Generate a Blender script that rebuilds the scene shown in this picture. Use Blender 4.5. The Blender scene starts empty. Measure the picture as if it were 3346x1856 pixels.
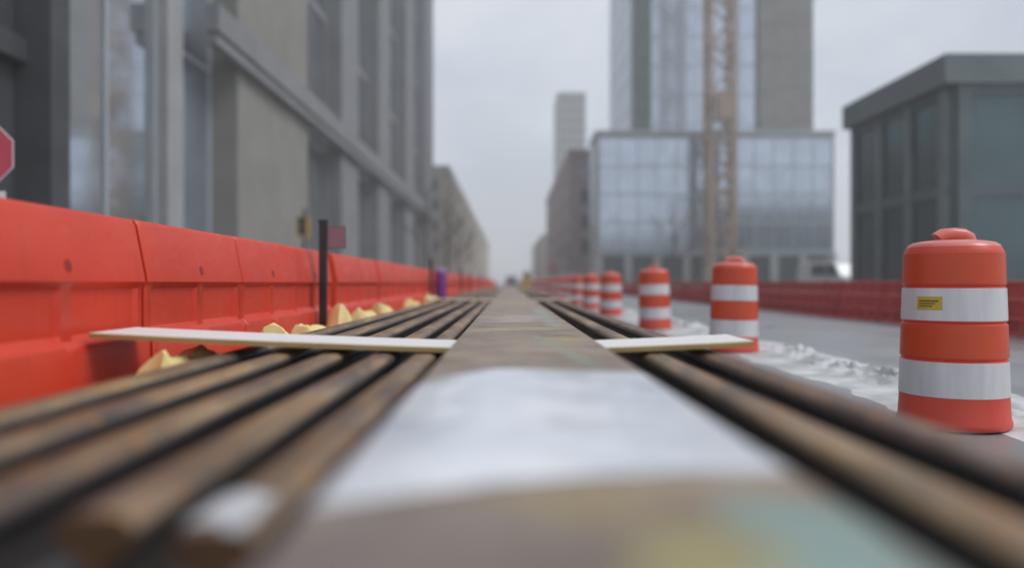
import bpy, math, random
from mathutils import Vector, noise as mnoise
R = math.radians
random.seed(7)
sc = bpy.context.scene
COL = sc.collection

# ------------------------------------------------------------------ camera, world, sun, exposure
cam_d = bpy.data.cameras.new('camera'); cam = bpy.data.objects.new('camera', cam_d); COL.objects.link(cam)
sc.camera = cam
cam.location = (0, 0, 0.78)
cam.rotation_euler = (R(90 - 0.088), 0, R(-0.28))
cam_d.sensor_width = 36; cam_d.lens = 28.26
cam_d.clip_start = 0.01; cam_d.clip_end = 3000
cam_d.dof.use_dof = True
cam_d.dof.focus_distance = 4.4
cam_d.dof.aperture_fstop = 0.56
cam_d.dof.aperture_blades = 0

SUN_EL, SUN_AZ = 52, 105          # degrees; azimuth clockwise from +Y (street direction)
w = bpy.data.worlds.new('World'); sc.world = w; w.use_nodes = True
nt = w.node_tree; nt.nodes.clear()
out = nt.nodes.new('ShaderNodeOutputWorld'); bg = nt.nodes.new('ShaderNodeBackground')
sky = nt.nodes.new('ShaderNodeTexSky'); sky.sky_type = 'NISHITA'; sky.sun_disc = False
sky.sun_elevation = R(SUN_EL); sky.sun_rotation = R(SUN_AZ); sky.dust_density = 2.0
tc = nt.nodes.new('ShaderNodeTexCoord')
mp = nt.nodes.new('ShaderNodeMapping'); mp.inputs['Scale'].default_value = (1.6, 1.6, 3.2)
ns = nt.nodes.new('ShaderNodeTexNoise'); ns.inputs['Scale'].default_value = 1.7; ns.inputs['Detail'].default_value = 5; ns.inputs['Roughness'].default_value = 0.5
cr = nt.nodes.new('ShaderNodeValToRGB')
cr.color_ramp.elements[0].position = 0.30; cr.color_ramp.elements[0].color = (0.62, 0.62, 0.62, 1)
cr.color_ramp.elements[1].position = 0.55; cr.color_ramp.elements[1].color = (0.95, 0.95, 0.95, 1)
ns2 = nt.nodes.new('ShaderNodeTexNoise'); ns2.inputs['Scale'].default_value = 3.1; ns2.inputs['Detail'].default_value = 4
cc = nt.nodes.new('ShaderNodeValToRGB')
cc.color_ramp.elements[0].position = 0.3; cc.color_ramp.elements[0].color = (6.4, 7.1, 8.3, 1)
cc.color_ramp.elements[1].position = 0.7; cc.color_ramp.elements[1].color = (8.2, 8.6, 9.2, 1)
mx = nt.nodes.new('ShaderNodeMix'); mx.data_type = 'RGBA'
L = nt.links.new
L(tc.outputs['Generated'], mp.inputs['Vector']); L(mp.outputs[0], ns.inputs['Vector']); L(mp.outputs[0], ns2.inputs['Vector'])
L(ns.outputs['Fac'], cr.inputs[0]); L(ns2.outputs['Fac'], cc.inputs[0])
L(cr.outputs[0], mx.inputs['Factor']); L(sky.outputs[0], mx.inputs['A']); L(cc.outputs[0], mx.inputs['B'])
L(mx.outputs['Result'], bg.inputs['Color']); bg.inputs['Strength'].default_value = 0.1
L(bg.outputs[0], out.inputs['Surface'])

sun_d = bpy.data.lights.new('sun', 'SUN'); sun_d.energy = 1.4; sun_d.angle = R(22); sun_d.color = (1.0, 0.965, 0.92)
sun = bpy.data.objects.new('sun', sun_d); COL.objects.link(sun)
az = R(SUN_AZ); el = R(SUN_EL)
sdir = Vector((math.sin(az) * math.cos(el), math.cos(az) * math.cos(el), math.sin(el)))
sun.rotation_euler = sdir.to_track_quat('Z', 'Y').to_euler()

sc.view_settings.view_transform = 'Standard'; sc.view_settings.look = 'None'
sc.view_settings.exposure = 0.0; sc.view_settings.gamma = 1.0; sc.view_settings.use_curve_mapping = False
sc.render.engine = 'CYCLES'
sc.cycles.use_denoising = True
sc.cycles.max_bounces = 6; sc.cycles.volume_bounces = 4; sc.cycles.caustics_reflective = False; sc.cycles.caustics_refractive = False

# ------------------------------------------------------------------ helpers
class MB:
    def __init__(s): s.v = []; s.f = []; s.m = []
    def box(s, x0, x1, y0, y1, z0, z1, m=0):
        b = len(s.v)
        s.v += [(x0,y0,z0),(x1,y0,z0),(x1,y1,z0),(x0,y1,z0),(x0,y0,z1),(x1,y0,z1),(x1,y1,z1),(x0,y1,z1)]
        for q in ((0,3,2,1),(4,5,6,7),(0,1,5,4),(1,2,6,5),(2,3,7,6),(3,0,4,7)):
            s.f.append([b + i for i in q]); s.m.append(m)
        return s
    def rings(s, rings, m=0, cap=True, closed=True, capm=None):
        """loft a list of equal-length point rings"""
        b = len(s.v); n = len(rings[0])
        for r in rings: s.v += [tuple(p) for p in r]
        for k in range(len(rings) - 1):
            for i in range(n if closed else n - 1):
                j = (i + 1) % n
                s.f.append([b+k*n+i, b+k*n+j, b+(k+1)*n+j, b+(k+1)*n+i]); s.m.append(m)
        if cap:
            cm = m if capm is None else capm
            s.f.append([b + i for i in range(n)][::-1]); s.m.append(cm)
            s.f.append([b + (len(rings)-1)*n + i for i in range(n)]); s.m.append(cm)
        return s
    def lathe(s, prof, n=32, cx=0, cy=0, m=0, cap=True):
        return s.rings([[(cx + r*math.cos(2*math.pi*i/n), cy + r*math.sin(2*math.pi*i/n), z) for i in range(n)] for r, z in prof], m, cap)
    def tube(s, pts, r, n=8, m=0):
        pts = [Vector(p) for p in pts]; rs = []
        for k, p in enumerate(pts):
            d = (pts[min(k+1, len(pts)-1)] - pts[max(k-1, 0)]).normalized()
            a = d.cross(Vector((0,0,1)) if abs(d.z) < .9 else Vector((1,0,0))).normalized(); c = d.cross(a)
            rr = r[k] if isinstance(r, (list, tuple)) else r
            rs.append([p + a*rr*math.cos(2*math.pi*i/n) + c*rr*math.sin(2*math.pi*i/n) for i in range(n)])
        return s.rings(rs, m)
    def mesh(s, name, mats, smooth=None):
        me = bpy.data.meshes.new(name); me.from_pydata(s.v, [], s.f)
        for m in (mats if isinstance(mats, (list, tuple)) else [mats]): me.materials.append(m)
        me.polygons.foreach_set('material_index', s.m)
        me.update()
        import bmesh
        bm = bmesh.new(); bm.from_mesh(me); bmesh.ops.recalc_face_normals(bm, faces=bm.faces); bm.to_mesh(me); bm.free()
        if smooth is not None:
            me.polygons.foreach_set('use_smooth', [True]*len(me.polygons))
            me.set_sharp_from_angle(angle=R(smooth))
        return me

def link(name, me, parent=None, loc=None, rot=None):
    o = bpy.data.objects.new(name, me); COL.objects.link(o)
    if parent: o.parent = parent
    if loc: o.location = loc
    if rot: o.rotation_euler = rot
    return o
def tag(o, label, cat=None, group=None):
    o['label'] = label
    if cat: o['category'] = cat
    if group: o['group'] = group
    return o
def thing(name, label, cat, loc=(0,0,0), rz=0, group=None):
    o = bpy.data.objects.new(name, None); COL.objects.link(o); o.empty_display_size = .2
    o.location = loc; o.rotation_euler = (0,0,rz)
    return tag(o, label, cat, group)
def struct(name, me, parent=None):
    o = link(name, me, parent); o['kind'] = 'structure'; return o
def copy_tree(o, parent=None):
    c = o.copy(); COL.objects.link(c)
    if parent: c.parent = parent
    for ch in list(o.children): copy_tree(ch, c)
    return c
ORD = ['first','second','third','fourth','fifth','sixth','seventh','eighth','ninth','tenth','eleventh','twelfth']
def ordn(i):
    if i < 12: return ORD[i]
    n = i + 1
    return '%d%s' % (n, 'th' if 10 <= n % 100 <= 20 else {1:'st',2:'nd',3:'rd'}.get(n % 10, 'th'))

class NT:
    """short-hand for material nodes"""
    def __init__(s, name):
        s.mat = bpy.data.materials.new(name); s.mat.use_nodes = True
        s.t = s.mat.node_tree; s.b = s.t.nodes['Principled BSDF']
    def n(s, typ, **kw):
        nd = s.t.nodes.new(typ)
        for k, v in kw.items():
            if hasattr(nd, k) and k not in nd.inputs: setattr(nd, k, v)
            else: nd.inputs[k].default_value = v
        return nd
    def l(s, a, b): s.t.links.new(a, b)
    def coords(s, scale=(1,1,1), rand=True, kind='Object'):
        tc = s.n('ShaderNodeTexCoord'); mp = s.n('ShaderNodeMapping'); mp.inputs['Scale'].default_value = scale
        s.l(tc.outputs[kind], mp.inputs['Vector'])
        if rand:
            oi = s.n('ShaderNodeObjectInfo'); mu = s.n('ShaderNodeMath', operation='MULTIPLY'); mu.inputs[1].default_value = 53.0
            s.l(oi.outputs['Random'], mu.inputs[0]); s.l(mu.outputs[0], mp.inputs['Location'])
        return mp.outputs[0]
    def noise(s, vec, scale, detail=4, rough=.55):
        nd = s.n('ShaderNodeTexNoise'); nd.inputs['Scale'].default_value = scale; nd.inputs['Detail'].default_value = detail; nd.inputs['Roughness'].default_value = rough
        s.l(vec, nd.inputs['Vector']); return nd.outputs['Fac']
    def ramp(s, fac, stops):
        nd = s.n('ShaderNodeValToRGB'); e = nd.color_ramp.elements
        while len(e) < len(stops): e.new(.5)
        for el_, (p, c) in zip(e, stops):
            el_.position = p; el_.color = (c, c, c, 1) if not isinstance(c, (tuple, list)) else (*c, 1)
        s.l(fac, nd.inputs[0]); return nd.outputs[0]
    def mix(s, fac, a, b):
        nd = s.n('ShaderNodeMix', data_type='RGBA')
        for sock, v in (('Factor', fac), ('A', a), ('B', b)):
            i = nd.inputs[sock]
            if isinstance(v, (int, float)): i.default_value = v
            elif isinstance(v, (tuple, list)): i.default_value = (*v, 1)
            else: s.l(v, i)
        return nd.outputs['Result']
    def bump(s, h, strength=.3, dist=.01):
        nd = s.n('ShaderNodeBump'); nd.inputs['Strength'].default_value = strength; nd.inputs['Distance'].default_value = dist
        s.l(h, nd.inputs['Height']); s.l(nd.outputs[0], s.b.inputs['Normal'])
    def set(s, col=None, rough=None, metal=None, spec=None):
        for k, v in (('Base Color', col), ('Roughness', rough), ('Metallic', metal), ('Specular IOR Level', spec)):
            if v is None: continue
            if isinstance(v, (int, float)): s.b.inputs[k].default_value = v
            elif isinstance(v, (tuple, list)): s.b.inputs[k].default_value = (*v, 1)
            else: s.l(v, s.b.inputs[k])
        return s.mat

def mat_noise(name, c1, c2, scale=3, rough=.6, metal=0, stretch=(1,1,1), bump=0, bdist=.01, rand=True, kind='Object', detail=5, spec=None):
    t = NT(name); v = t.coords(stretch, rand, kind); f = t.noise(v, scale, detail)
    t.set(t.ramp(f, [(.3, c1), (.7, c2)]), rough, metal, spec)
    if bump: t.bump(t.noise(v, scale*4, 4), bump, bdist)
    return t.mat

def mat_rail(name, tint):
    t = NT(name); v = t.coords((1, .22, 1)); f = t.noise(v, 9, 6, .6)
    v2 = t.coords((1, 1, 1)); f2 = t.noise(v2, 26, 5, .65); f3 = t.noise(v2, 2.2, 3)
    base = t.ramp(f, [(.34, tint[0]), (.5, tint[1]), (.66, tint[2])])
    rust = t.mix(t.ramp(f2, [(.52, 0.0), (.64, .85)]), base, (.40, .18, .055))
    pale = t.mix(t.ramp(f3, [(.55, 0.0), (.75, .45)]), rust, (.34, .28, .26))
    t.set(pale, t.ramp(f2, [(.3, .36), (.7, .62)]), .15, .6)
    t.bump(f2, .35, .003)
    return t.mat

M = {}
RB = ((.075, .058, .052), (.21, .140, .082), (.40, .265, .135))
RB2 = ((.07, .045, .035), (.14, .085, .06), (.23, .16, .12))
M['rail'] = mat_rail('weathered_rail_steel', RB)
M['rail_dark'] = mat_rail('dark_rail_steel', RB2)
M['rail_end'] = mat_noise('rusty_saw_cut', (.04, .018, .007), (.13, .06, .017), 14, .8, bump=.4, bdist=.003)
M['wood'] = mat_noise('ochre_board_edge', (.34, .23, .085), (.55, .41, .18), 7, .7, stretch=(.25, 1, 5))
M['board_top'] = mat_noise('pale_board_face', (.80, .77, .74), (.90, .89, .88), 5, .6, stretch=(.35, 4, 1))
M['scale'] = mat_noise('dark_grey_rail_body', (.058, .055, .058), (.115, .100, .092), 7, .40, stretch=(1, .2, 1))  # dark grey for head sides, web and foot of the rails
M['timber'] = mat_noise('rough_timber', (.16, .10, .05), (.30, .21, .11), 6, .85, stretch=(.3, 3, 3), bump=.4)

def beam_material():
    t = NT('marked_rail_foot'); tc = t.n('ShaderNodeTexCoord'); P = tc.outputs['Object']
    v = t.coords((1.0, 1.0, 1), False)
    f = t.noise(v, 4.5, 6, .6); fine = t.noise(v, 32, 5, .65)
    v3 = t.coords((.3, 2.6, 1), False); cross = t.noise(v3, 3.6, 5, .6)
    col = t.ramp(f, [(.3, (.17, .12, .085)), (.5, (.29, .21, .145)), (.7, (.40, .31, .215))])
    col = t.mix(t.ramp(cross, [(.5, 0.0), (.68, .45)]), col, (.40, .37, .35))
    wob = t.noise(v, 3.2, 4)
    sep = t.n('ShaderNodeSeparateXYZ'); t.l(P, sep.inputs[0])
    def m(op, a, b=None):
        nd = t.n('ShaderNodeMath', operation=op)
        for i, q in enumerate((a, b)):
            if q is None: continue
            if isinstance(q, (int, float)): nd.inputs[i].default_value = q
            else: t.l(q, nd.inputs[i])
        return nd.outputs[0]
    X, Y = sep.outputs['X'], sep.outputs['Y']
    def blob(cx, cy, rx, ry, amt, colr, prev, slope=0.0):
        dx = m('DIVIDE', m('SUBTRACT', m('SUBTRACT', X, cx), m('MULTIPLY', m('SUBTRACT', Y, cy), slope)), rx)
        dy = m('DIVIDE', m('SUBTRACT', Y, cy), ry)
        d = m('ADD', m('MULTIPLY', dx, dx), m('MULTIPLY', dy, dy))
        d = m('ADD', d, m('MULTIPLY', m('SUBTRACT', wob, .5), 2.2))
        return t.mix(t.ramp(d, [(.05, amt), (1.0, 0.0)]), prev, colr)
    # chalk and paint marks left on the steel: (centre, radii) in metres from the camera end
    col = blob(0.153, 0.580, 0.092, 0.168, 0.54, (.45, .40, .14), col)
    col = blob(0.067, 0.824, 0.092, 0.107, 0.47, (.42, .32, .10), col)
    col = blob(.285, .74, .11, .17, .68, (.26, .42, .40), col)
    col = blob(.25, .58, .11, .16, .68, (.28, .44, .43), col)
    col = blob(-0.183, 0.610, 0.183, 0.183, .5, (.28, .20, .22), col)
    col = blob(0.183, 2.899, 0.037, 0.916, .55, (.27, .36, .27), col, -.10)
    col = blob(0.092, 4.059, 0.275, 0.153, 0.47, (.50, .42, .14), col)
    col = blob(0.229, 3.296, 0.107, 0.183, .6, (.48, .42, .12), col)
    col = blob(0.259, 5.799, 0.061, 2.136, .55, (.30, .42, .36), col)
    col = blob(0.061, 5.341, 0.183, 0.610, .5, (.48, .46, .45), col)
    col = blob(0.061, 9.766, 0.244, 1.526, .5, (.42, .33, .18), col)
    col = blob(-.06, .72, .26, .16, .60, (.15, .14, .145), col)
    col = blob(.17, .70, .10, .12, .70, (.46, .42, .17), col)
    t.set(col, t.ramp(fine, [(.3, .38), (.7, .6)]), .1, .55)
    t.bump(fine, .25, .002)
    return t.mat
M['beam'] = beam_material()

def film_material():
    t = NT('white_plastic_film'); v = t.coords((1, 1, 1), False); f = t.noise(v, 3.2, 4)
    c = t.ramp(f, [(.3, (.62, .67, .74)), (.7, (.90, .91, .93))])
    lines = t.noise(t.coords((7, 34, 1), False), 1.0, 2, .4); blk = t.noise(v, 4.5, 2)     # rows of faint unreadable print
    ink = t.ramp(lines, [(.56, 0.0), (.62, 1.0)]); gate = t.ramp(blk, [(.5, 0.0), (.58, .55)])
    mu = t.n('ShaderNodeMath', operation='MULTIPLY'); t.l(ink, mu.inputs[0]); t.l(gate, mu.inputs[1])
    c = t.mix(mu.outputs[0], c, (.36, .39, .45))
    t.set(c, .24, 0, .6); return t.mat
M['film'] = film_material()
M['tag_white'] = mat_noise('white_paper_tag', (.42, .42, .44), (.72, .72, .73), 30, .6)
def mat_poly(name, c1, c2, scuff):
    t = NT(name); v = t.coords((1, 1, 1)); f = t.noise(v, 1.6, 4)
    sv = t.coords((1, .35, 1)); sn = t.noise(sv, 14, 6, .7); dn = t.noise(t.coords((1, 2.5, .35)), 5, 5, .65)
    c = t.ramp(f, [(.3, c1), (.7, c2)])
    c = t.mix(t.ramp(sn, [(.58, 0.0), (.75, .45)]), c, scuff)
    c = t.mix(t.ramp(dn, [(.56, 0.0), (.8, .35)]), c, tuple(x*.45 for x in c1))
    t.set(c, t.ramp(sn, [(.35, .32), (.7, .55)]), 0, .45); return t.mat
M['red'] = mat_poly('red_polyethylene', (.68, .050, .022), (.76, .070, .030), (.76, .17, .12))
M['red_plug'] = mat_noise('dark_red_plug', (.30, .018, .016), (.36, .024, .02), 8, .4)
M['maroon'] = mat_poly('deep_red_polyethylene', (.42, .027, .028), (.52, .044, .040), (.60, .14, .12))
M['drum'] = mat_poly('orange_red_drum_plastic', (.62, .055, .032), (.70, .085, .05), (.75, .22, .17))
M['drum_lid'] = mat_noise('sky_lit_drum_lid', (.68, .17, .14), (.76, .24, .20), 3, .3)  # paler than the drum: sky reflection on the lid is put into the colour
M['band_o'] = mat_noise('orange_sheeting', (.54, .050, .010), (.62, .072, .016), 3, .35)
M['band_w'] = mat_noise('white_sheeting', (.54, .52, .54), (.72, .70, .71), 4, .35, stretch=(2, 2, .35))
M['rubber'] = mat_noise('black_rubber', (.02, .02, .022), (.04, .04, .042), 5, .75)
M['sticker'] = mat_noise('yellow_sticker', (.48, .34, .03), (.56, .42, .05), 9, .45)
M['ink'] = mat_noise('dark_print', (.10, .08, .01), (.13, .11, .02), 9, .5)
M['yellow_sheet'] = mat_noise('pale_yellow_sheeting', (.88, .69, .26), (.92, .81, .42), 7, .85)
M['white_sheet'] = mat_noise('white_sheeting_ground', (.36, .375, .37), (.80, .81, .80), 2.6, .6, kind='Object')
M['purple'] = mat_noise('purple_plastic', (.13, .018, .20), (.19, .03, .27), 4, .4)
M['purple_lid'] = mat_noise('pale_purple_cap', (.34, .20, .42), (.42, .28, .48), 4, .4)
M['black_metal'] = mat_noise('black_painted_metal', (.012, .011, .013), (.03, .028, .03), 5, .5)
M['galv'] = mat_noise('galvanised_steel', (.30, .31, .32), (.42, .43, .44), 12, .45, metal=.7)
M['sign_red'] = mat_noise('red_sign_face', (.50, .04, .07), (.56, .06, .09), 3, .4)
M['sign_pink'] = mat_noise('faded_pink_sign', (.27, .13, .16), (.33, .17, .20), 3, .5)
M['sign_white'] = mat_noise('white_sign_face', (.70, .66, .67), (.78, .74, .75), 3, .4)
M['yellow_paint'] = mat_noise('yellow_paint', (.55, .33, .03), (.66, .42, .06), 4, .4)

def mat_ground(name, c1, c2, rough, big=.35):
    t = NT(name); v = t.coords((1,1,1), False); f = t.noise(v, big, 5, .6); g = t.noise(v, 55, 4, .7); st = t.noise(t.coords((3.0, .15, 1), False), 1.1, 4)
    c = t.ramp(f, [(.3, c1), (.7, c2)])
    c = t.mix(t.ramp(st, [(.5, 0.0), (.75, .35)]), c, tuple(x*.7 for x in c1))
    c = t.mix(t.ramp(g, [(.4, 0.0), (.8, .35)]), c, tuple(x*1.35 for x in c2))
    t.set(c, t.ramp(f, [(.35, rough - .15), (.65, rough + .1)])); t.bump(g, .3, .004); return t.mat
M['road'] = mat_ground('worn_grey_road', (.25, .255, .265), (.33, .335, .345), .40)
M['walk'] = mat_ground('concrete_pavement', (.30, .295, .28), (.38, .37, .355), .75)
M['soil'] = mat_ground('dusty_ground', (.20, .19, .175), (.28, .27, .25), .85)
M['kerb'] = mat_noise('kerb_concrete', (.30, .30, .29), (.40, .39, .38), 4, .8)

def mat_glass(name, tint, rough=.08, metal=.75):
    t = NT(name); v = t.coords((1,1,1)); f = t.noise(v, .5, 2)
    t.set(t.ramp(f, [(.35, tuple(x*.85 for x in tint)), (.65, tint)]), rough, metal); return t.mat
M['glass_dark'] = mat_glass('dark_reflective_glass', (.84, .88, .92), .06, .95)
M['glass_blue'] = mat_glass('blue_grey_glass', (.58, .65, .74), .18, .8)
M['glass_teal'] = mat_glass('teal_glass', (.11, .16, .165), .16, .5)
M['glass_dim'] = mat_glass('dim_window_glass', (.16, .175, .19), .12, .5)
M['conc_olive'] = mat_noise('olive_grey_concrete', (.25, .246, .222), (.31, .304, .278), .5, .85, bump=.2)
M['conc_grey'] = mat_noise('grey_concrete', (.225, .235, .245), (.28, .29, .30), .6, .85, bump=.2)
M['mullion'] = mat_noise('blue_grey_mullion', (.42, .46, .50), (.48, .52, .56), .8, .5)
M['conc_dark'] = mat_noise('dark_grey_cladding', (.045, .048, .052), (.075, .078, .082), .8, .7)
M['conc_light'] = mat_noise('pale_precast', (.33, .34, .34), (.42, .43, .43), .6, .8)
M['beige'] = mat_noise('beige_brick', (.36, .315, .245), (.44, .385, .30), .8, .85)
M['mauve'] = mat_noise('mauve_brown_brick', (.36, .285, .265), (.44, .35, .325), .8, .85)  # brick lightened so its colour carries distance haze
M['cream'] = mat_noise('cream_render', (.52, .50, .44), (.60, .57, .51), .8, .85)
M['teal_clad'] = mat_noise('teal_grey_cladding', (.10, .135, .135), (.145, .18, .18), .7, .6)
M['fascia'] = mat_noise('teal_grey_fascia', (.15, .185, .19), (.20, .235, .24), .7, .6)
M['crane'] = mat_noise('brown_orange_steel', (.38, .29, .22), (.45, .35, .27), 2, .6)
M['car_white'] = mat_noise('white_car_paint', (.70, .72, .73), (.76, .78, .79), 2, .25)
M['car_black'] = mat_noise('black_car_paint', (.02, .02, .028), (.03, .03, .04), 2, .25)
M['car_grey'] = mat_noise('grey_car_paint', (.16, .17, .18), (.20, .21, .22), 2, .25)
M['tyre'] = M['rubber']
M['rim'] = M['galv']
t_ = NT('head_lamp'); M['lamp'] = t_.set((.8, .8, .8), .1)
t_ = NT('tail_lamp'); M['tail'] = t_.set((.4, .02, .02), .2)
M['bark'] = mat_noise('grey_bark', (.07, .055, .045), (.13, .105, .09), 12, .9, stretch=(1,1,.3), bump=.5)

# ------------------------------------------------------------------ setting
struct('ground', MB().box(-500, 500, -100, 850, -.6, -.012).mesh('ground', M['soil']))
struct('road', MB().box(-3.2, 13.0, -60, 840, -.3, 0).mesh('road', M['road']))
def kerb_and_walk(x0, x1, kx0, kx1):
    struct('pavement', MB().box(x0, x1, -60, 700, -.3, .135).mesh('pavement', M['walk']))
    struct('kerb', MB().box(kx0, kx1, -60, 700, -.29, .142).mesh('kerb', M['kerb']))
kerb_and_walk(-11.5, -3.42, -3.418, -3.2)
kerb_and_walk(13.22, 15.9, 13.0, 13.218)

# ------------------------------------------------------------------ buildings
BOXES = {}
def shared_box(sx, sy, sz, mat, name):
    k = (round(sx,3), round(sy,3), round(sz,3), mat)
    if k not in BOXES: BOXES[k] = MB().box(-sx/2, sx/2, -sy/2, sy/2, -sz/2, sz/2).mesh(name, M[mat])
    return BOXES[k]
def pbox(parent, name, x0, x1, y0, y1, z0, z1, mat):
    """a box part (parent stands at the world origin height, no rotation)"""
    p = parent.location
    return link(name, shared_box(x1-x0, y1-y0, z1-z0, mat, name), parent, ((x0+x1)/2-p.x, (y0+y1)/2-p.y, (z0+z1)/2-p.z))
def face_grid(parent, axis, plane, sgn, u0, u1, z0, z1, cols, rows, pier, band, mp_, mb_, mg_, proud=.35, frames=True, skip=None):
    """windows between piers and floor bands on the face axis=plane; sgn is the outward side.
    Panes are set 3 cm proud of the core wall, bands and piers further out, so every window is recessed."""
    uw = (u1-u0)/cols; zh = (z1-z0)/rows
    def put(name, a0, a1, b0, b1, d0, d1, mat):
        lo, hi = sorted((plane + sgn*d0, plane + sgn*d1))
        if axis == 'x': return pbox(parent, name, lo, hi, a0, a1, b0, b1, mat)
        return pbox(parent, name, a0, a1, lo, hi, b0, b1, mat)
    for i in range(cols + 1):
        c = u0 + i*uw
        put('pier', c-pier/2, c+pier/2, z0, z1 + band*.4, .002, proud, mp_)
    for j in range(rows + 1):
        z = z0 + j*zh
        put('floor_band', u0-pier/2-.01, u1+pier/2+.01, z-band/2, z+band/2, .004, proud*.72, mb_)
    for i in range(cols):
        for j in range(rows):
            if skip and skip(i, j): continue
            a0 = u0 + i*uw + pier/2; a1 = u0 + (i+1)*uw - pier/2; b0 = z0 + j*zh + band/2; b1 = z0 + (j+1)*zh - band/2
            put('pane', a0+.003, a1-.003, b0+.003, b1-.003, .006, .05, mg_)

# left: large office block with reflective glass at the near end
A = thing('office_block', 'tall grey office block with reflective glass along the left side of the street', 'building', (-16, 60, 0))
pbox(A, 'wall', -24, -10.6, 8, 112, .0, 46, 'conc_grey')
face_grid(A, 'x', -10.6, 1, 8.6, 17.4, .7, 46, 3, 9, .25, .5, 'conc_dark', 'conc_dark', 'glass_dim', .5)
pbox(A, 'column', -10.59, -9.75, 17.2, 17.95, .135, 46, 'conc_dark')
face_grid(A, 'x', -10.6, 1, 18.1, 24.0, .7, 46, 2, 5, .14, .16, 'mullion', 'mullion', 'glass_dark', .12)
pbox(A, 'column', -10.59, -10.2, 24.15, 25.3, .135, 46, 'conc_light')
face_grid(A, 'x', -10.6, 1, 25.5, 28.4, .7, 46, 1, 6, .14, .16, 'mullion', 'mullion', 'glass_blue', .12)
pbox(A, 'pilaster', -10.59, -9.6, 28.6, 38.6, .135, 46, 'conc_olive')
for k, (a, b) in enumerate(((46.5, 51.5), (60, 65.5), (76, 82), (94, 101))):
    pbox(A, 'pilaster', -10.59, -9.62, a, b, .135, 46, 'conc_grey')
prev = 39.0
for a, b in ((39.2, 46.3), (51.7, 59.8), (65.7, 75.8), (82.2, 93.8), (101.2, 111.8)):
    face_grid(A, 'x', -10.6, 1, a+.2, b-.2, .7, 46, 2, 6, .2, .5, 'conc_grey', 'conc_grey', 'glass_dark', .2)
for z in (8.9,):
    pbox(A, 'ledge', -9.59, -9.15, 25.5, 108, z-.1, z+.75, 'conc_grey')
    pbox(A, 'soffit', -9.58, -9.25, 25.6, 107.9, z-.5, z-.102, 'conc_grey')

# left: beige block further along
B = thing('beige_block', 'lower beige brick block beyond the grey office block on the left', 'building', (-18, 250, 0))
pbox(B, 'wall', -28, -10.5, 138, 440, 0, 20, 'beige')
pbox(B, 'base_course', -10.49, -10.2, 138.2, 439.8, 0, 5.2, 'mauve')
face_grid(B, 'x', -10.5, 1, 140, 250, 5.6, 19.4, 16, 4, 2.6, 1.3, 'beige', 'beige', 'glass_dim', .4)
face_grid(B, 'y', 138, -1, -27.4, -11.2, 5.6, 19.4, 4, 4, 1.8, 1.3, 'beige', 'beige', 'glass_dim', .4)
pbox(B, 'parapet', -28.3, -10.0, 137.5, 440.5, 20.004, 20.9, 'conc_light')

# right: mauve-brown block, cream block, slender tower
C = thing('brown_block', 'mauve-brown brick block on the right side far down the street', 'building', (18, 160, 0))
pbox(C, 'wall', 10.2, 26, 128, 205, 0, 21, 'mauve')
face_grid(C, 'x', 10.2, -1, 130, 203, 4.6, 20.4, 10, 4, 3.2, 1.6, 'mauve', 'mauve', 'glass_dim', .4)
face_grid(C, 'y', 128, -1, 10.8, 25.4, 4.6, 20.4, 4, 4, 1.5, 1.6, 'mauve', 'mauve', 'glass_dim', .4)
pbox(C, 'cornice', 9.6, 26.4, 127.4, 205.4, 21.004, 22.0, 'mauve')
tag(pbox(C, 'awning', 8.6, 10.0, 170, 182, 3.2, 4.6, 'sign_red'), 'faded red awning')
C2 = thing('cream_block', 'small cream block just beyond the brown brick block', 'building', (14, 255, 0))
pbox(C2, 'wall', 9.4, 24, 215, 300, 0, 13, 'cream')
face_grid(C2, 'x', 9.4, -1, 217, 298, 3.6, 12.6, 8, 3, 4, 1.2, 'cream', 'cream', 'glass_dim', .35)
face_grid(C2, 'y', 215, -1, 10, 23.4, 3.6, 12.6, 4, 3, 1.4, 1.2, 'cream', 'cream', 'glass_dim', .35)
pbox(C2, 'parapet', 9.0, 24.3, 214.6, 300.3, 13.004, 13.8, 'cream')
D = thing('slender_tower', 'slender grey tower standing behind the glass podium', 'building', (23.5, 310, 0))
pbox(D, 'wall', 18.5, 29, 300, 318, 0, 72, 'conc_olive')
face_grid(D, 'y', 300, -1, 18.9, 28.6, 3, 71, 5, 18, .7, 1.5, 'conc_olive', 'conc_olive', 'glass_dim', .3)
face_grid(D, 'x', 18.5, -1, 300.4, 317.6, 3, 71, 5, 18, 1.6, 1.5, 'conc_olive', 'conc_olive', 'glass_dim', .3)

# right: glass tower under construction with its podium
E = thing('glass_tower', 'tall blue-grey glass tower with concrete flank rising out of frame on the right', 'building', (28, 120, 0))
pbox(E, 'core_wall', 17.2, 40.2, 106, 135, 0, 64, 'conc_grey')
pbox(E, 'corner_fin', 16.4, 18.6, 104.6, 107, 0, 64, 'teal_clad')
face_grid(E, 'y', 106, -1, 18.9, 32.6, 18, 64, 7, 12, .12, .2, 'mullion', 'mullion', 'glass_blue', .12)
face_grid(E, 'x', 17.2, -1, 107.4, 134.6, 18, 64, 10, 12, .12, .2, 'mullion', 'mullion', 'glass_blue', .12)
for i in range(3):
    for j in range(11):
        x0 = 33.0 + i*2.4
        pbox(E, 'panel', x0, x0+2.36, 105.6, 105.99, 18.2 + j*4.17, 18.2 + j*4.17 + 4.11, 'conc_olive')
F = thing('glass_podium', 'pale blue-grey glass podium at the foot of the glass tower', 'building', (24, 100, 0))
pbox(F, 'core_wall', 10.6, 39.2, 96.4, 104.4, 0, 18.6, 'conc_light')
face_grid(F, 'y', 96.4, -1, 10.9, 38.9, 4.6, 18.2, 12, 4, .12, .2, 'mullion', 'mullion', 'glass_blue', .12)
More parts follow.
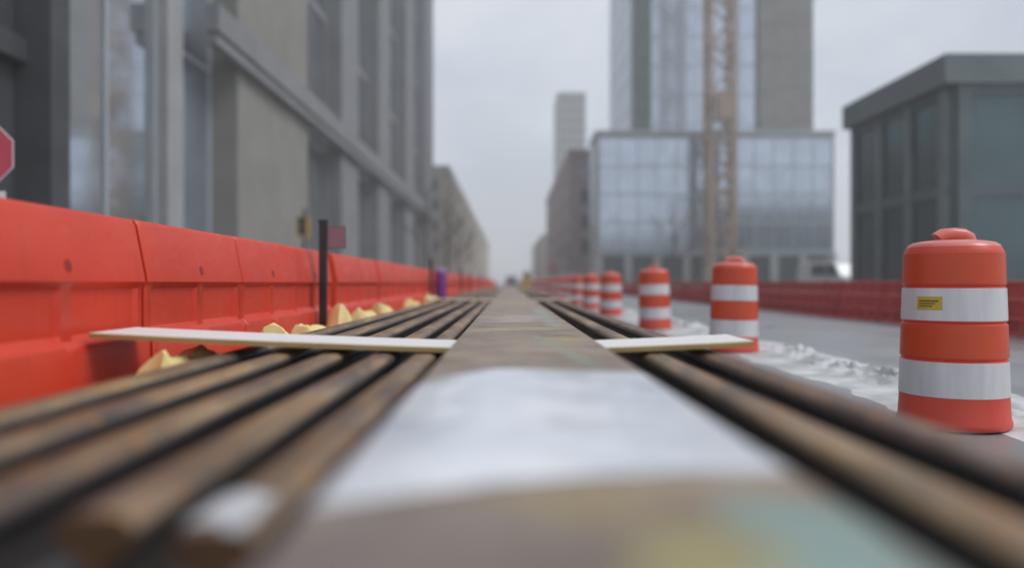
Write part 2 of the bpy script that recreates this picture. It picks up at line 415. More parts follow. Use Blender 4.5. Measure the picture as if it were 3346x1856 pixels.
face_grid(F, 'y', 96.4, -1, 10.9, 38.9, .1, 4.2, 8, 1, .9, .3, 'conc_light', 'conc_light', 'glass_teal', .34)
face_grid(F, 'x', 10.6, -1, 96.7, 104.1, .4, 18.2, 3, 5, .12, .2, 'mullion', 'mullion', 'glass_blue', .12)
pbox(F, 'parapet', 10.5, 39.3, 96.25, 104.5, 18.604, 19.1, 'mullion')

# tower crane mast in front of the tower
cr_ = thing('tower_crane', 'brown-orange lattice tower crane mast standing in front of the glass tower', 'crane', (24.4, 92.5, 0))
def mast_leg(dx, dy): return MB().box(dx-.24, dx+.24, dy-.24, dy+.24, 0, 62).mesh('mast_leg', M['crane'])
hw = 1.35
for dx in (-hw, hw):
    for dy in (-hw, hw): link('mast_leg', mast_leg(dx, dy), cr_)
brace = MB()
for s in (-1, 1):
    brace.tube([(-hw, s*hw, 0), (hw, s*hw, 2.8)], .15, 6); brace.tube([(hw, s*hw, 2.85), (-hw, s*hw, 5.55)], .15, 6)
    brace.tube([(s*hw, -hw, 0), (s*hw, hw, 2.8)], .15, 6); brace.tube([(s*hw, hw, 2.85), (s*hw, -hw, 5.55)], .15, 6)
    brace.tube([(-hw, s*hw, 5.6), (hw, s*hw, 5.6)], .17, 6); brace.tube([(s*hw, -hw, 5.6), (s*hw, hw, 5.6)], .17, 6)
bme = brace.mesh('lattice_brace', M['crane'])
for k in range(11): link('lattice_brace', bme, cr_, (0, 0, k*5.62 + .1))
link('hoist_cage', MB().box(-1.0, 1.0, -hw-1.5, -hw-.2, 19, 22).box(-.9, .9, -hw-1.55, -hw-1.48, 19.4, 21.6).mesh('hoist_cage', M['crane']), cr_)
link('foundation', MB().box(-2.2, 2.2, -2.2, 2.2, 0, 1.0).mesh('foundation', M['conc_light']), cr_)

# right: low teal building near the camera
G = thing('teal_hall', 'low dark teal building with pale roof fascia on the right', 'building', (28, 34, 0))
pbox(G, 'wall', 16.6, 44, 30, 38.6, 0, 8.2, 'teal_clad')
pbox(G, 'fascia', 16.2, 44.2, 29.7, 38.9, 8.204, 9.3, 'fascia')
face_grid(G, 'x', 16.6, -1, 30.4, 38.2, .5, 8.0, 3, 2, .5, .4, 'fascia', 'teal_clad', 'glass_teal', .2)
face_grid(G, 'y', 30, -1, 17.0, 43.6, .5, 8.0, 8, 2, .5, .4, 'teal_clad', 'teal_clad', 'glass_teal', .2)
G2 = thing('grey_annex', 'taller teal-grey block behind the low teal building on the right', 'building', (46, 45, 0))
pbox(G2, 'wall', 34, 60, 40, 62, 0, 13.5, 'teal_clad')
face_grid(G2, 'y', 40, -1, 34.4, 59.6, .6, 13, 8, 4, .6, .8, 'conc_light', 'teal_clad', 'glass_teal', .3)
face_grid(G2, 'x', 34, -1, 40.4, 61.6, .6, 13, 9, 4, .6, .8, 'conc_light', 'teal_clad', 'glass_teal', .3)

# ------------------------------------------------------------------ rails
def rail_profile():
    H, f, h, web = .18, .085, .050, .012
    right = [(f, .0), (f, .011), (f-.028, .017), (.030, .028), (web+.003, .042), (web, .06), (web, .112), (web+.004, .122), (h-.012, .136), (h-.001, .148), (h, .155), (h-.002, .1635), (h-.0075, .1712), (h-.016, .1768), (h-.027, .1795), (.008, .180)]
    return right + [(-x, z) for x, z in reversed(right)]
def rail_mesh(name, length, mat):
    p = rail_profile(); n = len(p)
    ys = [0, .004] + [length*k/8 for k in range(1, 8)] + [length-.004, length]
    rs = []
    for k, y in enumerate(ys):
        sh = .985 if k in (0, len(ys)-1) else 1
        rs.append([(x*sh, y, z) for x, z in p])
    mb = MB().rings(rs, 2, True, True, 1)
    for k in range(len(ys)-1):          # the running surface is rusty, the rest takes a dark grey material
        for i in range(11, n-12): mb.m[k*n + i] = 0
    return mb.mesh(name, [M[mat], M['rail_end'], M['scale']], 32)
PITCH = .205; RAIL_L = 46
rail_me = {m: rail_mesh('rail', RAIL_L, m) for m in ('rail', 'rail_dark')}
RX = [-1.11, -.904, -.698, -.497, -.331, -.085, .12, .325, .582, .806]
ENDS = [.72, .66, .70, .965, .90, .80, .83, .77, .70, .62]
for lay, z in ((0, .121), (1, .321)):
    for i in range(10):
        if lay and i in (5, 6, 7): continue          # the wide beam lies here
        x = RX[i] + random.uniform(-.003, .003)
        y0 = ENDS[i] + (random.uniform(.10, .25) if lay == 0 else 0)
        o = link('steel_rail', rail_me['rail_dark' if (i in (9,) or lay == 0) else 'rail'], None, (x, y0, z), (0, 0, random.uniform(-.0004, .0004)))  # bottom layer's darker steel paints in the shade of the gaps
        n_ = i if i < 5 or not lay else i - 3
        where = 'upper' if lay else 'bottom'
        extra = {0: ', nearest the red barrier wall', 3: ', its sawn end showing', 4: ', white tag near its end', 8: ', just right of the wide beam', 9: ', dark brown, nearest the drums'}.get(i, '') if lay else ''
        tag(o, 'rusty steel rail, %s from left in the %s layer%s' % (ordn(n_), where, extra), 'rail', 'rails stacked on boards')

# wide flat steel beam along the middle of the stack
BX0, BX1, BZ = -.212, .356, .545
c_ = (BX0+BX1)/2; hwf = (BX1-BX0)/2
def beam_ring(y):
    pr = [(hwf-.16, .3214), (hwf-.16, .345), (.14, .35), (.13, .36), (.13, .505), (.14, .515), (hwf, .5235), (hwf, .541), (hwf-.004, .545), (.0, .545)]
    return [(c_+x, y, z) for x, z in pr] + [(c_-x, y, z) for x, z in reversed(pr[:-1])]
bm_ = MB().rings([beam_ring(y) for y in (.42, .424, 3, 8, 16, 28, 46)], 0, True, True, 1).mesh('steel_beam', [M['beam'], M['rail_end']], 32)
tag(link('steel_beam', bm_), 'wide flat brown-grey steel beam running down the middle of the rail stack', 'beam')

# boards between the layers and timbers on the ground
def pitched_board(xa, xb, width, th, rise, up_at):
    """a plank from xa to xb; the end at up_at stands `rise` higher, with a slight sag between"""
    n = 20; rs = []; hw2 = width/2; c = .003
    for k in range(n+1):
        t = k/n; x = xa + (xb-xa)*t
        q = t if up_at > 0 else 1 - t
        dz = rise*(.75*q + .25*q*q)
        rs.append([(x, -hw2, dz), (x, hw2, dz), (x, hw2, dz+th-c), (x, hw2-c, dz+th), (x, -hw2+c, dz+th), (x, -hw2, dz+th-c)])
    mb = MB().rings(rs, 0)
    for k in range(n): mb.m[k*6 + 3] = 1
    return mb.mesh('board', [M['wood'], M['board_top']], 30)
BY = (3.37, 12.3, 21.4, 30.5, 39.6)
NB = ('nearest', 'second', 'third', 'fourth', 'fifth')
for k, y in enumerate(BY):
    near = k == 0
    xa = -1.64 if near else -1.22 - .03*k; xb = .965 if near else 1.0 + .02*k
    wd = .42 if near else .46
    o = link('spacer_board', pitched_board(xa, BX0+.07, wd, .0205, .062 if near else .012, -1), None, (0, y, .5015), (0, 0, R(.5)))
    tag(o, 'long white-faced board with ochre edge reaching left to the red barriers' if near else '%s pale board across the rails left of the beam' % NB[k], 'board', 'boards on the rails')
    o = link('spacer_board', pitched_board(BX1-.07, xb, wd, .0205, .030 if near else .010, 1), None, (0, y-.01, .5015), (0, 0, R(-.6)))
    tag(o, 'short white-faced board with ochre edge reaching right to the drums' if near else '%s pale board across the rails right of the beam' % NB[k], 'board', 'boards on the rails')
for k, y in enumerate(BY):
    o = link('spacer_board', pitched_board(-1.28, .95, .2, .0195, 0, 1), None, (0, y+.03, .3012))
    tag(o, NB[k] + ' board squeezed between the two layers of rails', 'board', 'boards between the layers')
    o = link('ground_timber', MB().box(-1.3, 1.0, -.07, .07, 0, .1195).mesh('ground_timber', M['timber']), None, (0, y, .0006))
    tag(o, NB[k] + ' square timber on the road carrying the rail stack', 'timber', 'timbers under the rails')

# white plastic label on the central rail foot
def sheet(nx, ny, fn, th, mat, name, smooth=40):
    v = []; f = []
    for j in range(ny+1):
        for i in range(nx+1): v.append(fn(i/nx, j/ny))
    for j in range(ny):
        for i in range(nx):
            a = j*(nx+1)+i; f.append((a, a+1, a+nx+2, a+nx+1))
    me = bpy.data.meshes.new(name); me.from_pydata(v, [], f); me.materials.append(M[mat]); me.update()
    me.polygons.foreach_set('use_smooth', [True]*len(f)); me.set_sharp_from_angle(angle=R(smooth))
    return me
def solid(o, th):
    m = o.modifiers.new('thickness', 'SOLIDIFY'); m.thickness = th; m.offset = 1; return o
def lab(u, v):
    x = BX0 + .004 + .556*u
    y0 = .83 + .155*math.sin(min(1, u*1.25)*math.pi*.5)
    y1 = 1.78 + .40*min(1, u/.3)**.6 - .10*max(0, u-.4)/.6
    y = y0 + (y1-y0)*v
    e = min(1, 6*min(u, 1-u))*min(1, 6*min(v, 1-v))
    z = .0015 + e*(.007*abs(mnoise.noise(Vector((x*9, y*3, 1)))) + .012*max(0, mnoise.noise(Vector((x*5+y*3.2, y*2.0, 5)))) + .003*abs(mnoise.noise(Vector((x*25, y*9, 7)))))
    return (x, y, BZ + z)
tag(solid(link('plastic_film', sheet(48, 70, lab, 0, 'film', 'plastic_film')), .0006), 'large wrinkled white plastic sheet lying on the wide central beam in front', 'plastic sheet')
def tagfn(u, v):
    a = -.040 + .074*u; x = RX[4] + a
    y = .915 + (.13 + .03*u)*v + .022*math.sin(u*5.2)
    drop = max(0, abs(a) - .036); z = .501 + .0008 - drop*drop*28 + .0018*abs(mnoise.noise(Vector((u*3, v*3, 2))))
    return (x, y, z)
tag(solid(link('paper_tag', sheet(16, 12, tagfn, 0, 'tag_white', 'paper_tag')), .0005), 'small white paper tag stuck on a rail head at bottom left', 'tag')

# ------------------------------------------------------------------ red water barriers on the left
def barrier_mesh(name, Lh, prof, insets, stations, mat):
    """prof: (half width, z); insets: rows whose half width is pulled in at panel stations"""
    rs = []
    for y, st in stations:
        pr = [(hw2 - (insets.get(k, 0) if st else 0), z) for k, (hw2, z) in enumerate(prof)]
        e = .012 if y in (stations[0][0], stations[-1][0]) else 0
        ring = [(a-e, y, z) for a, z in pr] + [(-(a-e), y, z) for a, z in reversed(pr)]
        rs.append(ring)
    return MB().rings(rs, 0).mesh(name, M[mat], 28)
UL = 1.36
pf = [(.225, 0), (.225, .10), (.215, .13), (.195, .30), (.190, .515), (.178, .535), (.150, .555), (.150, .575), (.150, .755), (.158, .775), (.168, .785), (.165, .81), (.120, 1.045), (.105, 1.068), (.06, 1.078)]
ins = {7: .018, 8: .018, 3: .007, 4: .007}
st = []
for k, (a, b) in enumerate(((.07, .62), (.74, 1.29))):
    st += [(a-.02, 0), (a, 1), (b, 1), (b+.02, 0)]
st = [(0.0, 0), (.012, 0)] + st + [(UL-.012, 0), (UL, 0)]
red_body = barrier_mesh('barrier_body', UL, pf, ins, st, 'red')
plug_me = MB().rings([[(x, .026*math.cos(2*math.pi*i/14), .026*math.sin(2*math.pi*i/14)) for i in range(14)] for x in (-.01, .002)]).mesh('plug', M['red_plug'])
cap_me = MB().lathe([(.05, 0), (.05, .018), (.04, .026)], 18).mesh('filler_cap', M['red_plug'])
lug_me = MB().lathe([(.026, 0), (.026, .05)], 12).mesh('hinge_lug', M['red'])
proto = thing('water_barrier', '', 'barrier', (0, 0, 0), 0, 'red barriers along the left')
link('body', red_body, proto)
for yy in (.68,): link('plug', plug_me, proto, (.158, yy, .845), (0, R(-10), 0))
for zz in (.2, .45, .7, .93): link('hinge_lug', lug_me, proto, (0, -.004, zz))
segs = [(-.2, 7.66), (7.92, 18.35), (18.65, 29.8), (30.15, 35.9), (36.2, 47.6), (48, 59.5), (60, 71.5), (72, 84), (84.5, 96), (96.5, 108)]
idx = 0
for a, b in segs:
    n = round((b-a)/UL); L_ = (b-a)/n
    for k in range(n):
        y = a + k*L_
        if y + L_ < 2.2: continue
        o = proto if idx == 0 else copy_tree(proto)
        o.location = (-1.83 + random.uniform(-.012, .012), y, 0); o.scale = (1, (L_-.022)/UL, 1); o.rotation_euler = (0, 0, random.uniform(-.004, .004))
        idx += 1
        o['label'] = 'bright red plastic water barrier, %s of the left row counted from the camera' % ordn(idx-1)
        o['category'] = 'barrier'; o['group'] = 'red barriers along the left'

# black posts standing in the gaps of the barrier row
def post(y, h, label, sign=False):
    p = thing('black_post', label, 'post', (-1.585, y, 0), 0, 'black posts in the barrier gaps')
    link('pole', MB().box(-.03, .03, -.03, .03, 0, h).mesh('pole', M['black_metal']), p)
    link('base_plate', MB().box(-.09, .09, -.09, .09, 0, .014).mesh('base_plate', M['black_metal']), p)
    link('post_cap', MB().box(-.036, .036, -.036, .036, h, h+.02).mesh('post_cap', M['black_metal']), p)
    if sign:
        s = link('sign_panel', MB().box(.035, .185, -.006, .006, 1.08, 1.26).mesh('sign_panel', M['sign_pink']), p)
        link('sign_frame', MB().box(.031, .189, .006, .014, 1.076, 1.264).mesh('sign_frame', M['black_metal']), s)
post(6.9, 1.30, 'thin black post with faded pink panel in the nearest gap of the red barriers', True)
for k, (y, h) in enumerate(((16.6, 1.25), (27.2, 1.2), (33.0, 1.2), (45.0, 1.2), (57, 1.2))):
    post(y, h, 'plain thin black post in the %s gap of the red barrier row' % ordn(k+1))

# ------------------------------------------------------------------ right-hand deep red barriers
UR = 1.95
pr_ = [(.24, 0), (.24, .07), (.23, .20), (.225, .235), (.205, .25), (.205, .27), (.185, .50), (.170, .52), (.16, .53), (.13, .56), (.11, .76), (.125, .775), (.12, .80), (.09, .81)]
ir = {5: .035, 6: .035, 1: .06, 2: .06, 10: .012}
st = [(0, 0), (.015, 0)]
for k in range(4):
    a = .06 + k*.4625
    st += [(a, 0), (a+.03, 1), (a+.40, 1), (a+.43, 0)]
st += [(UR-.015, 0), (UR, 0)]
prR = thing('low_barrier', '', 'barrier', (0,0,0), 0, 'deep red barriers along the right')
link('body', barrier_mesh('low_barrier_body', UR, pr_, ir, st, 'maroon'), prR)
link('filler_cap', cap_me, prR, (0, UR/2, .808))
for zz in (.15, .4, .65): link('hinge_lug', MB().lathe([(.03, 0), (.03, .06)], 10).mesh('hinge_lug', M['maroon']), prR, (0, -.01, zz))
for k in range(44):
    o = prR if k == 0 else copy_tree(prR)
    y = 10.0 + k*(UR+.04)
    o.location = (7.55 + random.uniform(-.03, .03), y, 0); o.rotation_euler = (0, 0, random.uniform(-.01, .01))
    o['label'] = 'low deep red water barrier, %s of the right row counted from the camera' % ordn(k)
    o['category'] = 'barrier'; o['group'] = 'deep red barriers along the right'

# ------------------------------------------------------------------ striped drums
def drum_r(z):      # outer radius of the drum wall
    return .272 - .030*(z/.95)
def make_drum():
    p = thing('traffic_drum', '', 'traffic drum', (0,0,0), 0, 'striped drums along the rails')
    body = [(.20, 0), (.273, 0), (.280, .012), (.280, .03), (.273, .05)]
    edges = [.16, .365, .37, .555, .56, .75, .755, .945]
    for z in (.155, .165): body.append((drum_r(z), z))
    for z in (.355, .362, .372, .55, .556, .566, .742, .749, .758, .93):
        g = .008 if z in (.362, .556, .749) else 0
        body.append((drum_r(z)-g, z))
    body += [(.236, .945), (.228, .96)]
    link('body', MB().lathe(body, 48).mesh('body', M['drum'], 35), p)
    link('lid', MB().lathe([(.229, .958), (.222, .972), (.200, .985), (.16, .993), (.10, 1.0), (.02, 1.003)], 48).mesh('lid', M['drum_lid'], 35), p)
    link('handle', MB().tube([(-.095, 0, .985), (-.088, 0, 1.012), (-.055, 0, 1.03), (0, 0, 1.035), (.055, 0, 1.03), (.088, 0, 1.012), (.095, 0, .985)], .034, 10).mesh('handle', M['drum_lid'], 50), p)
    for z0, z1, m in ((.168, .352, 'band_w'), (.374, .547, 'band_o'), (.568, .739, 'band_w'), (.760, .928, 'band_o')):
        link('reflective_band', MB().lathe([(drum_r(z0)+.0005, z0), (drum_r(z0)+.003, z0+.002), (drum_r(z1)+.003, z1-.002), (drum_r(z1)+.0005, z1)], 48, cap=False).mesh('reflective_band', M[m], 40), p)
    return p
drum = make_drum()
DP = [(2.42, 4.36), (2.54, 9.05), (2.47, 13.5), (2.45, 19.2), (2.47, 23.9), (2.44, 28.2), (2.52, 33.3)]
for k in range(10): DP.append((2.5 + random.uniform(-.05, .07), 38.0 + k*4.75 + random.uniform(-.3, .3)))
DL = {0: 'large striped orange and white drum nearest the camera, yellow sticker on it', 1: 'striped orange and white drum behind the right end of the near board'}
for k, (x, y) in enumerate(DP):
    o = drum if k == 0 else copy_tree(drum)
    o.location = (x, y, .012); o.rotation_euler = (random.uniform(-.018, .018), random.uniform(-.018, .018), random.uniform(0, 6))
    if k == 0: o.rotation_euler = (0, 0, 0)
    o['label'] = DL.get(k, 'striped orange and white drum, %s of the row counted from the camera' % ordn(k))
    o['category'] = 'traffic drum'; o['group'] = 'striped drums along the rails'
# sticker on the upper white band of the first drum only (copies were made before it existed)
def stick(a0, a1, z0, z1, off):
    n = 6; v = []
    for z in (z0, z1):
        for i in range(n+1):
            a = a0 + (a1-a0)*i/n; r = drum_r(z) + off
            v.append((r*math.cos(a), r*math.sin(a), z))
    mb = MB(); mb.v = v
    for i in range(n): mb.f.append([i, i+1, n+2+i, n+1+i]); mb.m.append(0)
    return mb
sk = link('sticker', stick(R(-160), R(-130), .625, .695, .0045).mesh('sticker', M['sticker']), drum)
tag(sk, 'yellow rectangular sticker with faint dark print')
pr2 = MB()
for z0, z1, aa, bb in ((.668, .676, -157, -134), (.655, .661, -157, -138), (.642, .648, -157, -141)):
    q = stick(R(aa), R(bb), z0, z1, .0055); b = len(pr2.v); pr2.v += q.v; pr2.f += [[i+b for i in f] for f in q.f]; pr2.m += q.m
link('print_lines', pr2.mesh('print_lines', M['ink']), sk)

# ------------------------------------------------------------------ sheeting on the ground
def ridge(y): return 3.02 + .16*mnoise.noise(Vector((0, y*.5, 3))) + .10*mnoise.noise(Vector((0, y*1.7, 8)))
def white_sheet(u, v):
    y = 1.5 + 44*v; x = 2.42 + .3*mnoise.noise(Vector((9, y*.9, 1))) + .1*mnoise.noise(Vector((3, y*3, 1))) + 1.3*u
    edge = ridge(y) + .42
    x = min(x, edge)
    amp = math.exp(-((x-ridge(y))/.20)**2)*(.35 + .65*max(0, min(1, 2.2*mnoise.noise(Vector((5, y*.55, 2)))+.55)))
    q = Vector((x*5.5, y*4.2, 0))
    z = .006 + amp*(.02 + .17*abs(mnoise.noise(q)) + .09*abs(mnoise.noise(q*2.3))) + .006*abs(mnoise.noise(q*1.3))
    if x > edge - .05: z = .003 + .02*amp
    z = .0012 + (z - .0012)*min(1, u*9)
    return (x, y, z)
o = link('plastic_sheeting', sheet(46, 900, white_sheet, 0, 'white_sheet', 'plastic_sheeting', 25))
tag(o, 'long crumpled white sheeting on the road beneath the row of striped drums', 'sheeting')

def yellow_piece(x, y, wid, hgt, zb, seed, label, spike=0):
    def fn(u, v):
        s = (u-.5)*wid
        top = hgt*(.95 + .09*mnoise.noise(Vector((u*3.1, seed, 1)))) + .05*math.exp(-((u-.12)/.12)**2)
        if spike: top = hgt*max(.12, 1 - abs(u-.5)*2*spike)
        top *= min(1, 9*u+.55)*min(1, 9*(1-u)+.55)
        bell = max(0, math.sin(math.pi*v))**.55
        z = top*bell + (.03*abs(mnoise.noise(Vector((u*6, v*7, seed)))) + .015*mnoise.noise(Vector((u*14, v*13, seed+3))))*bell
        xo = -.17 + .36*v + .04*mnoise.noise(Vector((u*4, v*3, seed)))
        return (-xo, s + .05*mnoise.noise(Vector((u*5, v*4, seed+9))), z)
    o = link('yellow_sheet_scrap', sheet(26, 16, fn, 0, 'yellow_sheet', 'yellow_sheet_scrap', 30), None, (x, y, zb))
    solid(o, .003); tag(o, label, 'plastic scrap', 'yellow sheet scraps beside the rails'); return o
YL = 'crumpled pale yellow sheet left of the rails, '
yellow_piece(-1.30, 3.22, .56, .50, .004, 11, YL + 'nearest, in front of the near board')
yellow_piece(-1.38, 4.85, .16, .50, .004, 31, YL + 'tiny bright piece just behind the near board')
yellow_piece(-1.36, 5.60, .50, .475, .004, 23, YL + 'low flat piece before the black post')
yellow_piece(-1.40, 6.75, .70, .60, .004, 5, YL + 'tall pointed triangular piece after the black post', 1.0)
yellow_piece(-1.38, 7.8, .75, .51, .004, 41, YL + 'rounded piece right after the pointed one')
yellow_piece(-1.38, 9.0, .8, .51, .004, 53, YL + 'third piece past the black post')
yellow_piece(-1.40, 12.0, 1.1, .50, .004, 61, YL + 'long piece near the second board')
yellow_piece(-1.42, 15.0, 1.6, .52, .004, 77, YL + 'far piece before the purple bin')

# ------------------------------------------------------------------ purple bin
pb = thing('purple_bin', 'tall narrow purple cylinder with pale cap standing before the red barriers', 'bin', (-1.47, 17.6, 0))
link('body', MB().lathe([(.115, 0), (.125, .01), (.125, .98), (.12, 1.0)], 28).mesh('body', M['purple'], 35), pb)
link('cap', MB().lathe([(.135, .985), (.14, 1.0), (.135, 1.06), (.09, 1.09), (.02, 1.10)], 28).mesh('cap', M['purple_lid'], 35), pb)
link('base_ring', MB().lathe([(.15, 0), (.15, .03), (.126, .04)], 28).mesh('base_ring', M['rubber'], 35), pb)

# ------------------------------------------------------------------ signs and signals on the left pavement
s1 = thing('road_sign', 'red and white sign on a post at the left edge behind the barriers', 'sign', (-5.2, 8.0, .135))
link('pole', MB().lathe([(.03, 0), (.03, 2.35)], 12).mesh('pole', M['galv'], 40), s1)
def octo(r, y0, y1, cz, m): 
    return MB().rings([[(r*math.cos(math.pi/8 + k*math.pi/4), y, cz + r*math.sin(math.pi/8 + k*math.pi/4)) for k in range(8)] for y in (y0, y1)]).mesh('sign_plate', M[m])
pl = link('sign_plate', octo(.33, -.045, -.038, 1.92, 'sign_red'), s1)
link('border', octo(.345, -.0375, -.034, 1.92, 'sign_white'), pl)
link('supplement_plate', MB().box(-.24, .24, -.045, -.036, 1.28, 1.55).mesh('supplement_plate', M['sign_white']), s1)
s2 = thing('pedestrian_signal', 'yellow signal head on a dark pole in front of the olive pilaster', 'signal', (-7.6, 30.0, .135))
link('pole', MB().lathe([(.06, 0), (.055, 3.4)], 12).mesh('pole', M['black_metal'], 40), s2)
link('housing', MB().box(-.22, .22, -.25, -.05, 2.35, 3.1).mesh('housing', M['yellow_paint']), s2)
for zz in (2.55, 2.9):
    link('lens', MB().box(-.14, .14, -.26, -.251, zz-.14, zz+.14).mesh('lens', M['glass_dim']), s2)
    link('visor', MB().box(-.17, .17, -.40, -.252, zz+.145, zz+.16).mesh('visor', M['black_metal']), s2)

# ------------------------------------------------------------------ vehicles
def wheel(parent, x, y, r, wd):
    wme = MB().rings([[(xx, rr*math.cos(2*math.pi*i/24), rr*math.sin(2*math.pi*i/24)) for i in range(24)] for xx, rr in ((-wd/2, r*.9), (-wd/2+.03, r), (wd/2-.03, r), (wd/2, r*.9))]).mesh('tyre', M['tyre'], 40)
    t = link('wheel', wme, parent, (x, y, r))
    rme = MB().rings([[(xx, rr*math.cos(2*math.pi*i/16), rr*math.sin(2*math.pi*i/16)) for i in range(16)] for xx, rr in ((-wd/2-.012, r*.55), (wd/2+.012, r*.55))]).mesh('rim', M['rim'])
    link('rim', rme, t); return t
def car(name, label, loc, rz, paint, prof, width, glass, wheels, wr, taper=.82, belt=.95):
    """prof: side outline (y, z) closed; nose towards -y. Greenhouse narrows above the belt line."""
    p = thing(name, label, 'car' if 'van' not in name else 'van', loc, rz)
    def hw2(z):
        top = max(z_ for _, z_ in prof)
        return width/2*(1 if z <= belt else 1 - (1-taper)*(z-belt)/(top-belt))*(0.94 if z < .3 else 1)
    rs = [[(s*hw2(z), y, z) for y, z in prof] for s in (-1, -.97, .97, 1)]
    rs[0] = [(x, y*.985, z - (.02 if z > 1 else 0)) for x, y, z in rs[0]]; rs[3] = [(x, y*.985, z - (.02 if z > 1 else 0)) for x, y, z in rs[3]]
    link('body', MB().rings(rs).mesh('body', M[paint], 30), p)
    for nm, quad in glass:
        for s in ((-1, 1) if nm == 'side_window' else (1,)):
            if nm == 'side_window':
                out_ = [(s*(hw2(z)+.012), y, z) for y, z in quad]; inn = [(s*(hw2(z)-.03), y, z) for y, z in quad]
            else:
                (y0, z0), (y1, z1) = quad
                d = Vector((0, z1-z0, -(y1-y0))).normalized()*(.014 if nm == 'rear_window' else -.014)
                if nm == 'windscreen': d = Vector((0, -abs(d.y), abs(d.z)))
                else: d = Vector((0, abs(d.y), abs(d.z)))
                out_ = [(-hw2(z0)+.1, y0+d.y, z0+d.z), (hw2(z0)-.1, y0+d.y, z0+d.z), (hw2(z1)-.12, y1+d.y, z1+d.z), (-hw2(z1)+.12, y1+d.y, z1+d.z)]
                inn = [(x, y-2*d.y, z-2*d.z) for x, y, z in out_]
            link(nm, MB().rings([inn, out_]).mesh(nm, M['glass_dim']), p)
    y0 = min(y for y, _ in prof); y1 = max(y for y, _ in prof)
    for s in (-1, 1):
        link('headlight', MB().box(s*width*.36-.14, s*width*.36+.14, y0-.012, y0+.06, .64, .80).mesh('headlight', M['lamp']), p)
        link('tail_light', MB().box(s*width*.40-.09, s*width*.40+.09, y1-.06, y1+.012, .72, 1.0).mesh('tail_light', M['tail']), p)
    link('bumper', MB().box(-width*.48, width*.48, y0-.07, y0+.05, .34, .56).mesh('bumper', M['black_metal']), p)
    link('number_plate', MB().box(-.2, .2, y0-.085, y0-.072, .42, .52).mesh('number_plate', M['sign_white']), p)
    for wy in wheels:
        for s in (-1, 1): wheel(p, s*(width/2-.11), wy, wr, .22)
    return p
van_prof = [(-2.5,.32),(-2.52,.62),(-2.45,.98),(-1.75,1.18),(-1.15,1.92),(-.9,2.08),(2.3,2.12),(2.46,1.95),(2.5,1.1),(2.5,.32)]
van_glass = (('windscreen', ((-1.70,1.22),(-1.18,1.87))), ('side_window', ((-1.50,1.22),(-.45,1.22),(-.45,1.86),(-1.05,1.86))), ('side_window', ((-.3,1.22),(1.0,1.22),(1.0,1.86),(-.3,1.86))), ('rear_window', ((2.5,1.2),(2.46,1.85))))
car('white_van', 'white van parked beyond the deep red barriers on the right', (19.6, 48, 0), R(14), 'car_white', van_prof, 2.0, van_glass, (-1.6, 1.55), .35, .9, 1.15)
suv_prof = [(-2.35,.34),(-2.38,.7),(-2.25,.95),(-1.2,1.08),(-.45,1.62),(-.1,1.72),(1.8,1.72),(2.2,1.15),(2.32,.95),(2.32,.34)]
suv_glass = (('windscreen', ((-1.12,1.12),(-.50,1.58))), ('side_window', ((-.85,1.12),(.55,1.12),(.55,1.6),(-.3,1.6))), ('side_window', ((.65,1.12),(1.95,1.12),(1.65,1.6),(.65,1.6))), ('rear_window', ((2.2,1.18),(1.84,1.66))))
car('black_car', 'dark car facing the camera at the far end of the rails', (.55, 138, 0), 0, 'car_black', [(y, z*1.12) for y, z in suv_prof], 2.1, tuple((n, tuple((y, z*1.12) for y, z in q)) for n, q in suv_glass), (-1.5, 1.5), .38)
car('grey_car', 'grey car parked beyond the barriers in front of the glass podium', (11.0, 62, 0), R(4), 'car_grey', suv_prof, 1.85, suv_glass, (-1.5, 1.5), .34)

# yellow wheel loader
ld = thing('wheel_loader', 'yellow wheel loader at the far end of the street beside the dark car', 'loader', (2.25, 95, 0))
ld.scale = (.68, .68, .68)
link('engine_cover', MB().rings([[(-.95, y, .9), (.95, y, .9), (.95, y, z), (.75, y, z+.15), (-.75, y, z+.15), (-.95, y, z)] for y, z in ((.4, 1.8), (2.3, 1.75), (2.7, 1.5))]).mesh('engine_cover', M['yellow_paint'], 25), ld)
cabo = link('cab', MB().rings([[(-a, -b, z), (a, -b, z), (a, b, z), (-a, b, z)] for a, b, z in ((.75, .75, 1.2), (.78, .8, 2.0), (.68, .65, 2.95), (.8, .8, 3.0), (.78, .78, 3.08))]).mesh('cab', M['yellow_paint'], 25), ld)
link('cab_window', MB().box(-.55, .55, -.80, -.70, 2.02, 2.8).mesh('cab_window', M['glass_dim']), cabo)
link('front_frame', MB().box(-.55, .55, -2.3, -.4, .55, 1.35).mesh('front_frame', M['yellow_paint']), ld)
for s in (-1, 1):
    link('lift_arm', MB().tube([(s*.5, -.9, 1.8), (s*.5, -2.2, 1.5), (s*.5, -3.1, .75)], .12, 8).mesh('lift_arm', M['yellow_paint']), ld)
link('bucket', MB().rings([[(x, -3.1, .2), (x, -3.0, .9), (x, -3.25, 1.3), (x, -3.75, 1.25), (x, -3.45, .85), (x, -3.8, .12), (x, -3.4, .08)] for x in (-1.5, -1.45, 1.45, 1.5)]).mesh('bucket', M['yellow_paint'], 25), ld)
for s in (-1, 1):
    for wy in (-1.6, 1.5): wheel(ld, s*1.1, wy, .72, .5)

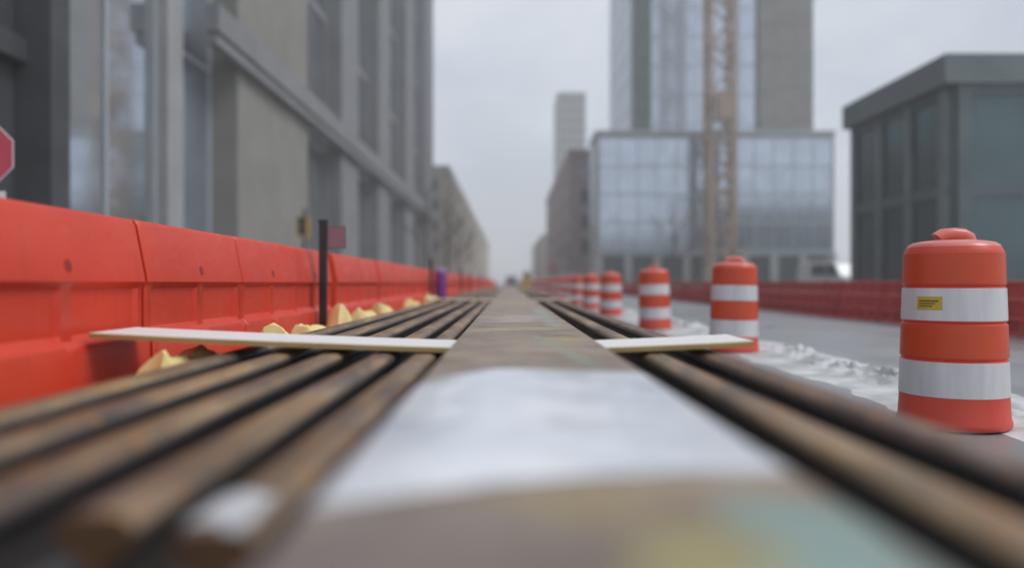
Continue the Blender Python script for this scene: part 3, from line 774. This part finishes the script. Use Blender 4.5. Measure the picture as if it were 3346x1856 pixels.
# ------------------------------------------------------------------ bare street trees far down both sides
def bare_tree(x, y, h, seed, label):
    rnd = random.Random(seed); p = thing('bare_tree', label, 'tree', (x, y, .13), 0, 'bare street trees')
    tr = MB(); cr2 = MB()
    pts = [(0, 0, 0), (rnd.uniform(-.05, .05), 0, h*.2), (rnd.uniform(-.1, .1), .05, h*.42), (rnd.uniform(-.15, .15), .1, h*.7), (rnd.uniform(-.2, .2), 0, h)]
    tr.tube(pts, [.15, .12, .10, .06, .015], 8)
    def grow(p0, d, ln, r, dep):
        mid = p0 + d*ln*.5 + Vector((rnd.uniform(-1,1), rnd.uniform(-1,1), rnd.uniform(-.2,.6)))*ln*.07
        e = p0 + d*ln
        cr2.tube([p0, mid, e], [r, r*.75, r*.45], 5)
        if dep == 0: return
        for _ in range(3 if dep > 1 else 4):
            nd = (d + Vector((rnd.uniform(-1,1), rnd.uniform(-1,1), rnd.uniform(-.3,.9)))*.75).normalized()
            grow(p0 + d*ln*rnd.uniform(.45, 1), nd, ln*rnd.uniform(.5, .75), r*.5, dep-1)
    for k in range(9):
        t = .3 + .65*k/9; a = k*2.4 + rnd.uniform(-.4, .4)
        grow(Vector((0, .04, h*t)), Vector((math.cos(a)*.8, math.sin(a)*.8, .7)).normalized(), h*.34*(1.15-t*.7), .06*(1.2-t), 3)
    link('trunk', tr.mesh('trunk', M['bark'], 60), p); link('crown', cr2.mesh('crown', M['bark'], 60), p)
for k, (x, y, h, lb) in enumerate(((-6.3, 62, 8.5, 'nearest bare tree on the left pavement in front of the grey office block'), (-6.2, 82, 9, 'second bare tree on the left pavement before the grey office block'),
        (-6.4, 104, 8.5, 'third bare tree on the left pavement near the end of the office block'), (14.4, 70, 7.5, 'bare tree on the right pavement before the glass podium'), (20.5, 78, 7, 'bare tree standing behind the white van'), (8.9, 118, 8, 'bare tree far down on the right before the brown block'))):
    bare_tree(x, y, h, 20+k, lb)

# ------------------------------------------------------------------ damp winter air
hz = link('haze', MB().box(-520, 520, -110, 860, -1.6, 66).mesh('haze', []))
hm = bpy.data.materials.new('pale_air'); hm.use_nodes = True
hm.node_tree.nodes.clear()
ho = hm.node_tree.nodes.new('ShaderNodeOutputMaterial'); hv = hm.node_tree.nodes.new('ShaderNodeVolumePrincipled')
hv.inputs['Color'].default_value = (.985, .99, 1, 1); hv.inputs['Density'].default_value = .0018; hv.inputs['Anisotropy'].default_value = .0
hm.node_tree.links.new(hv.outputs[0], ho.inputs['Volume'])
hz.data.materials.append(hm); hz['kind'] = 'stuff'
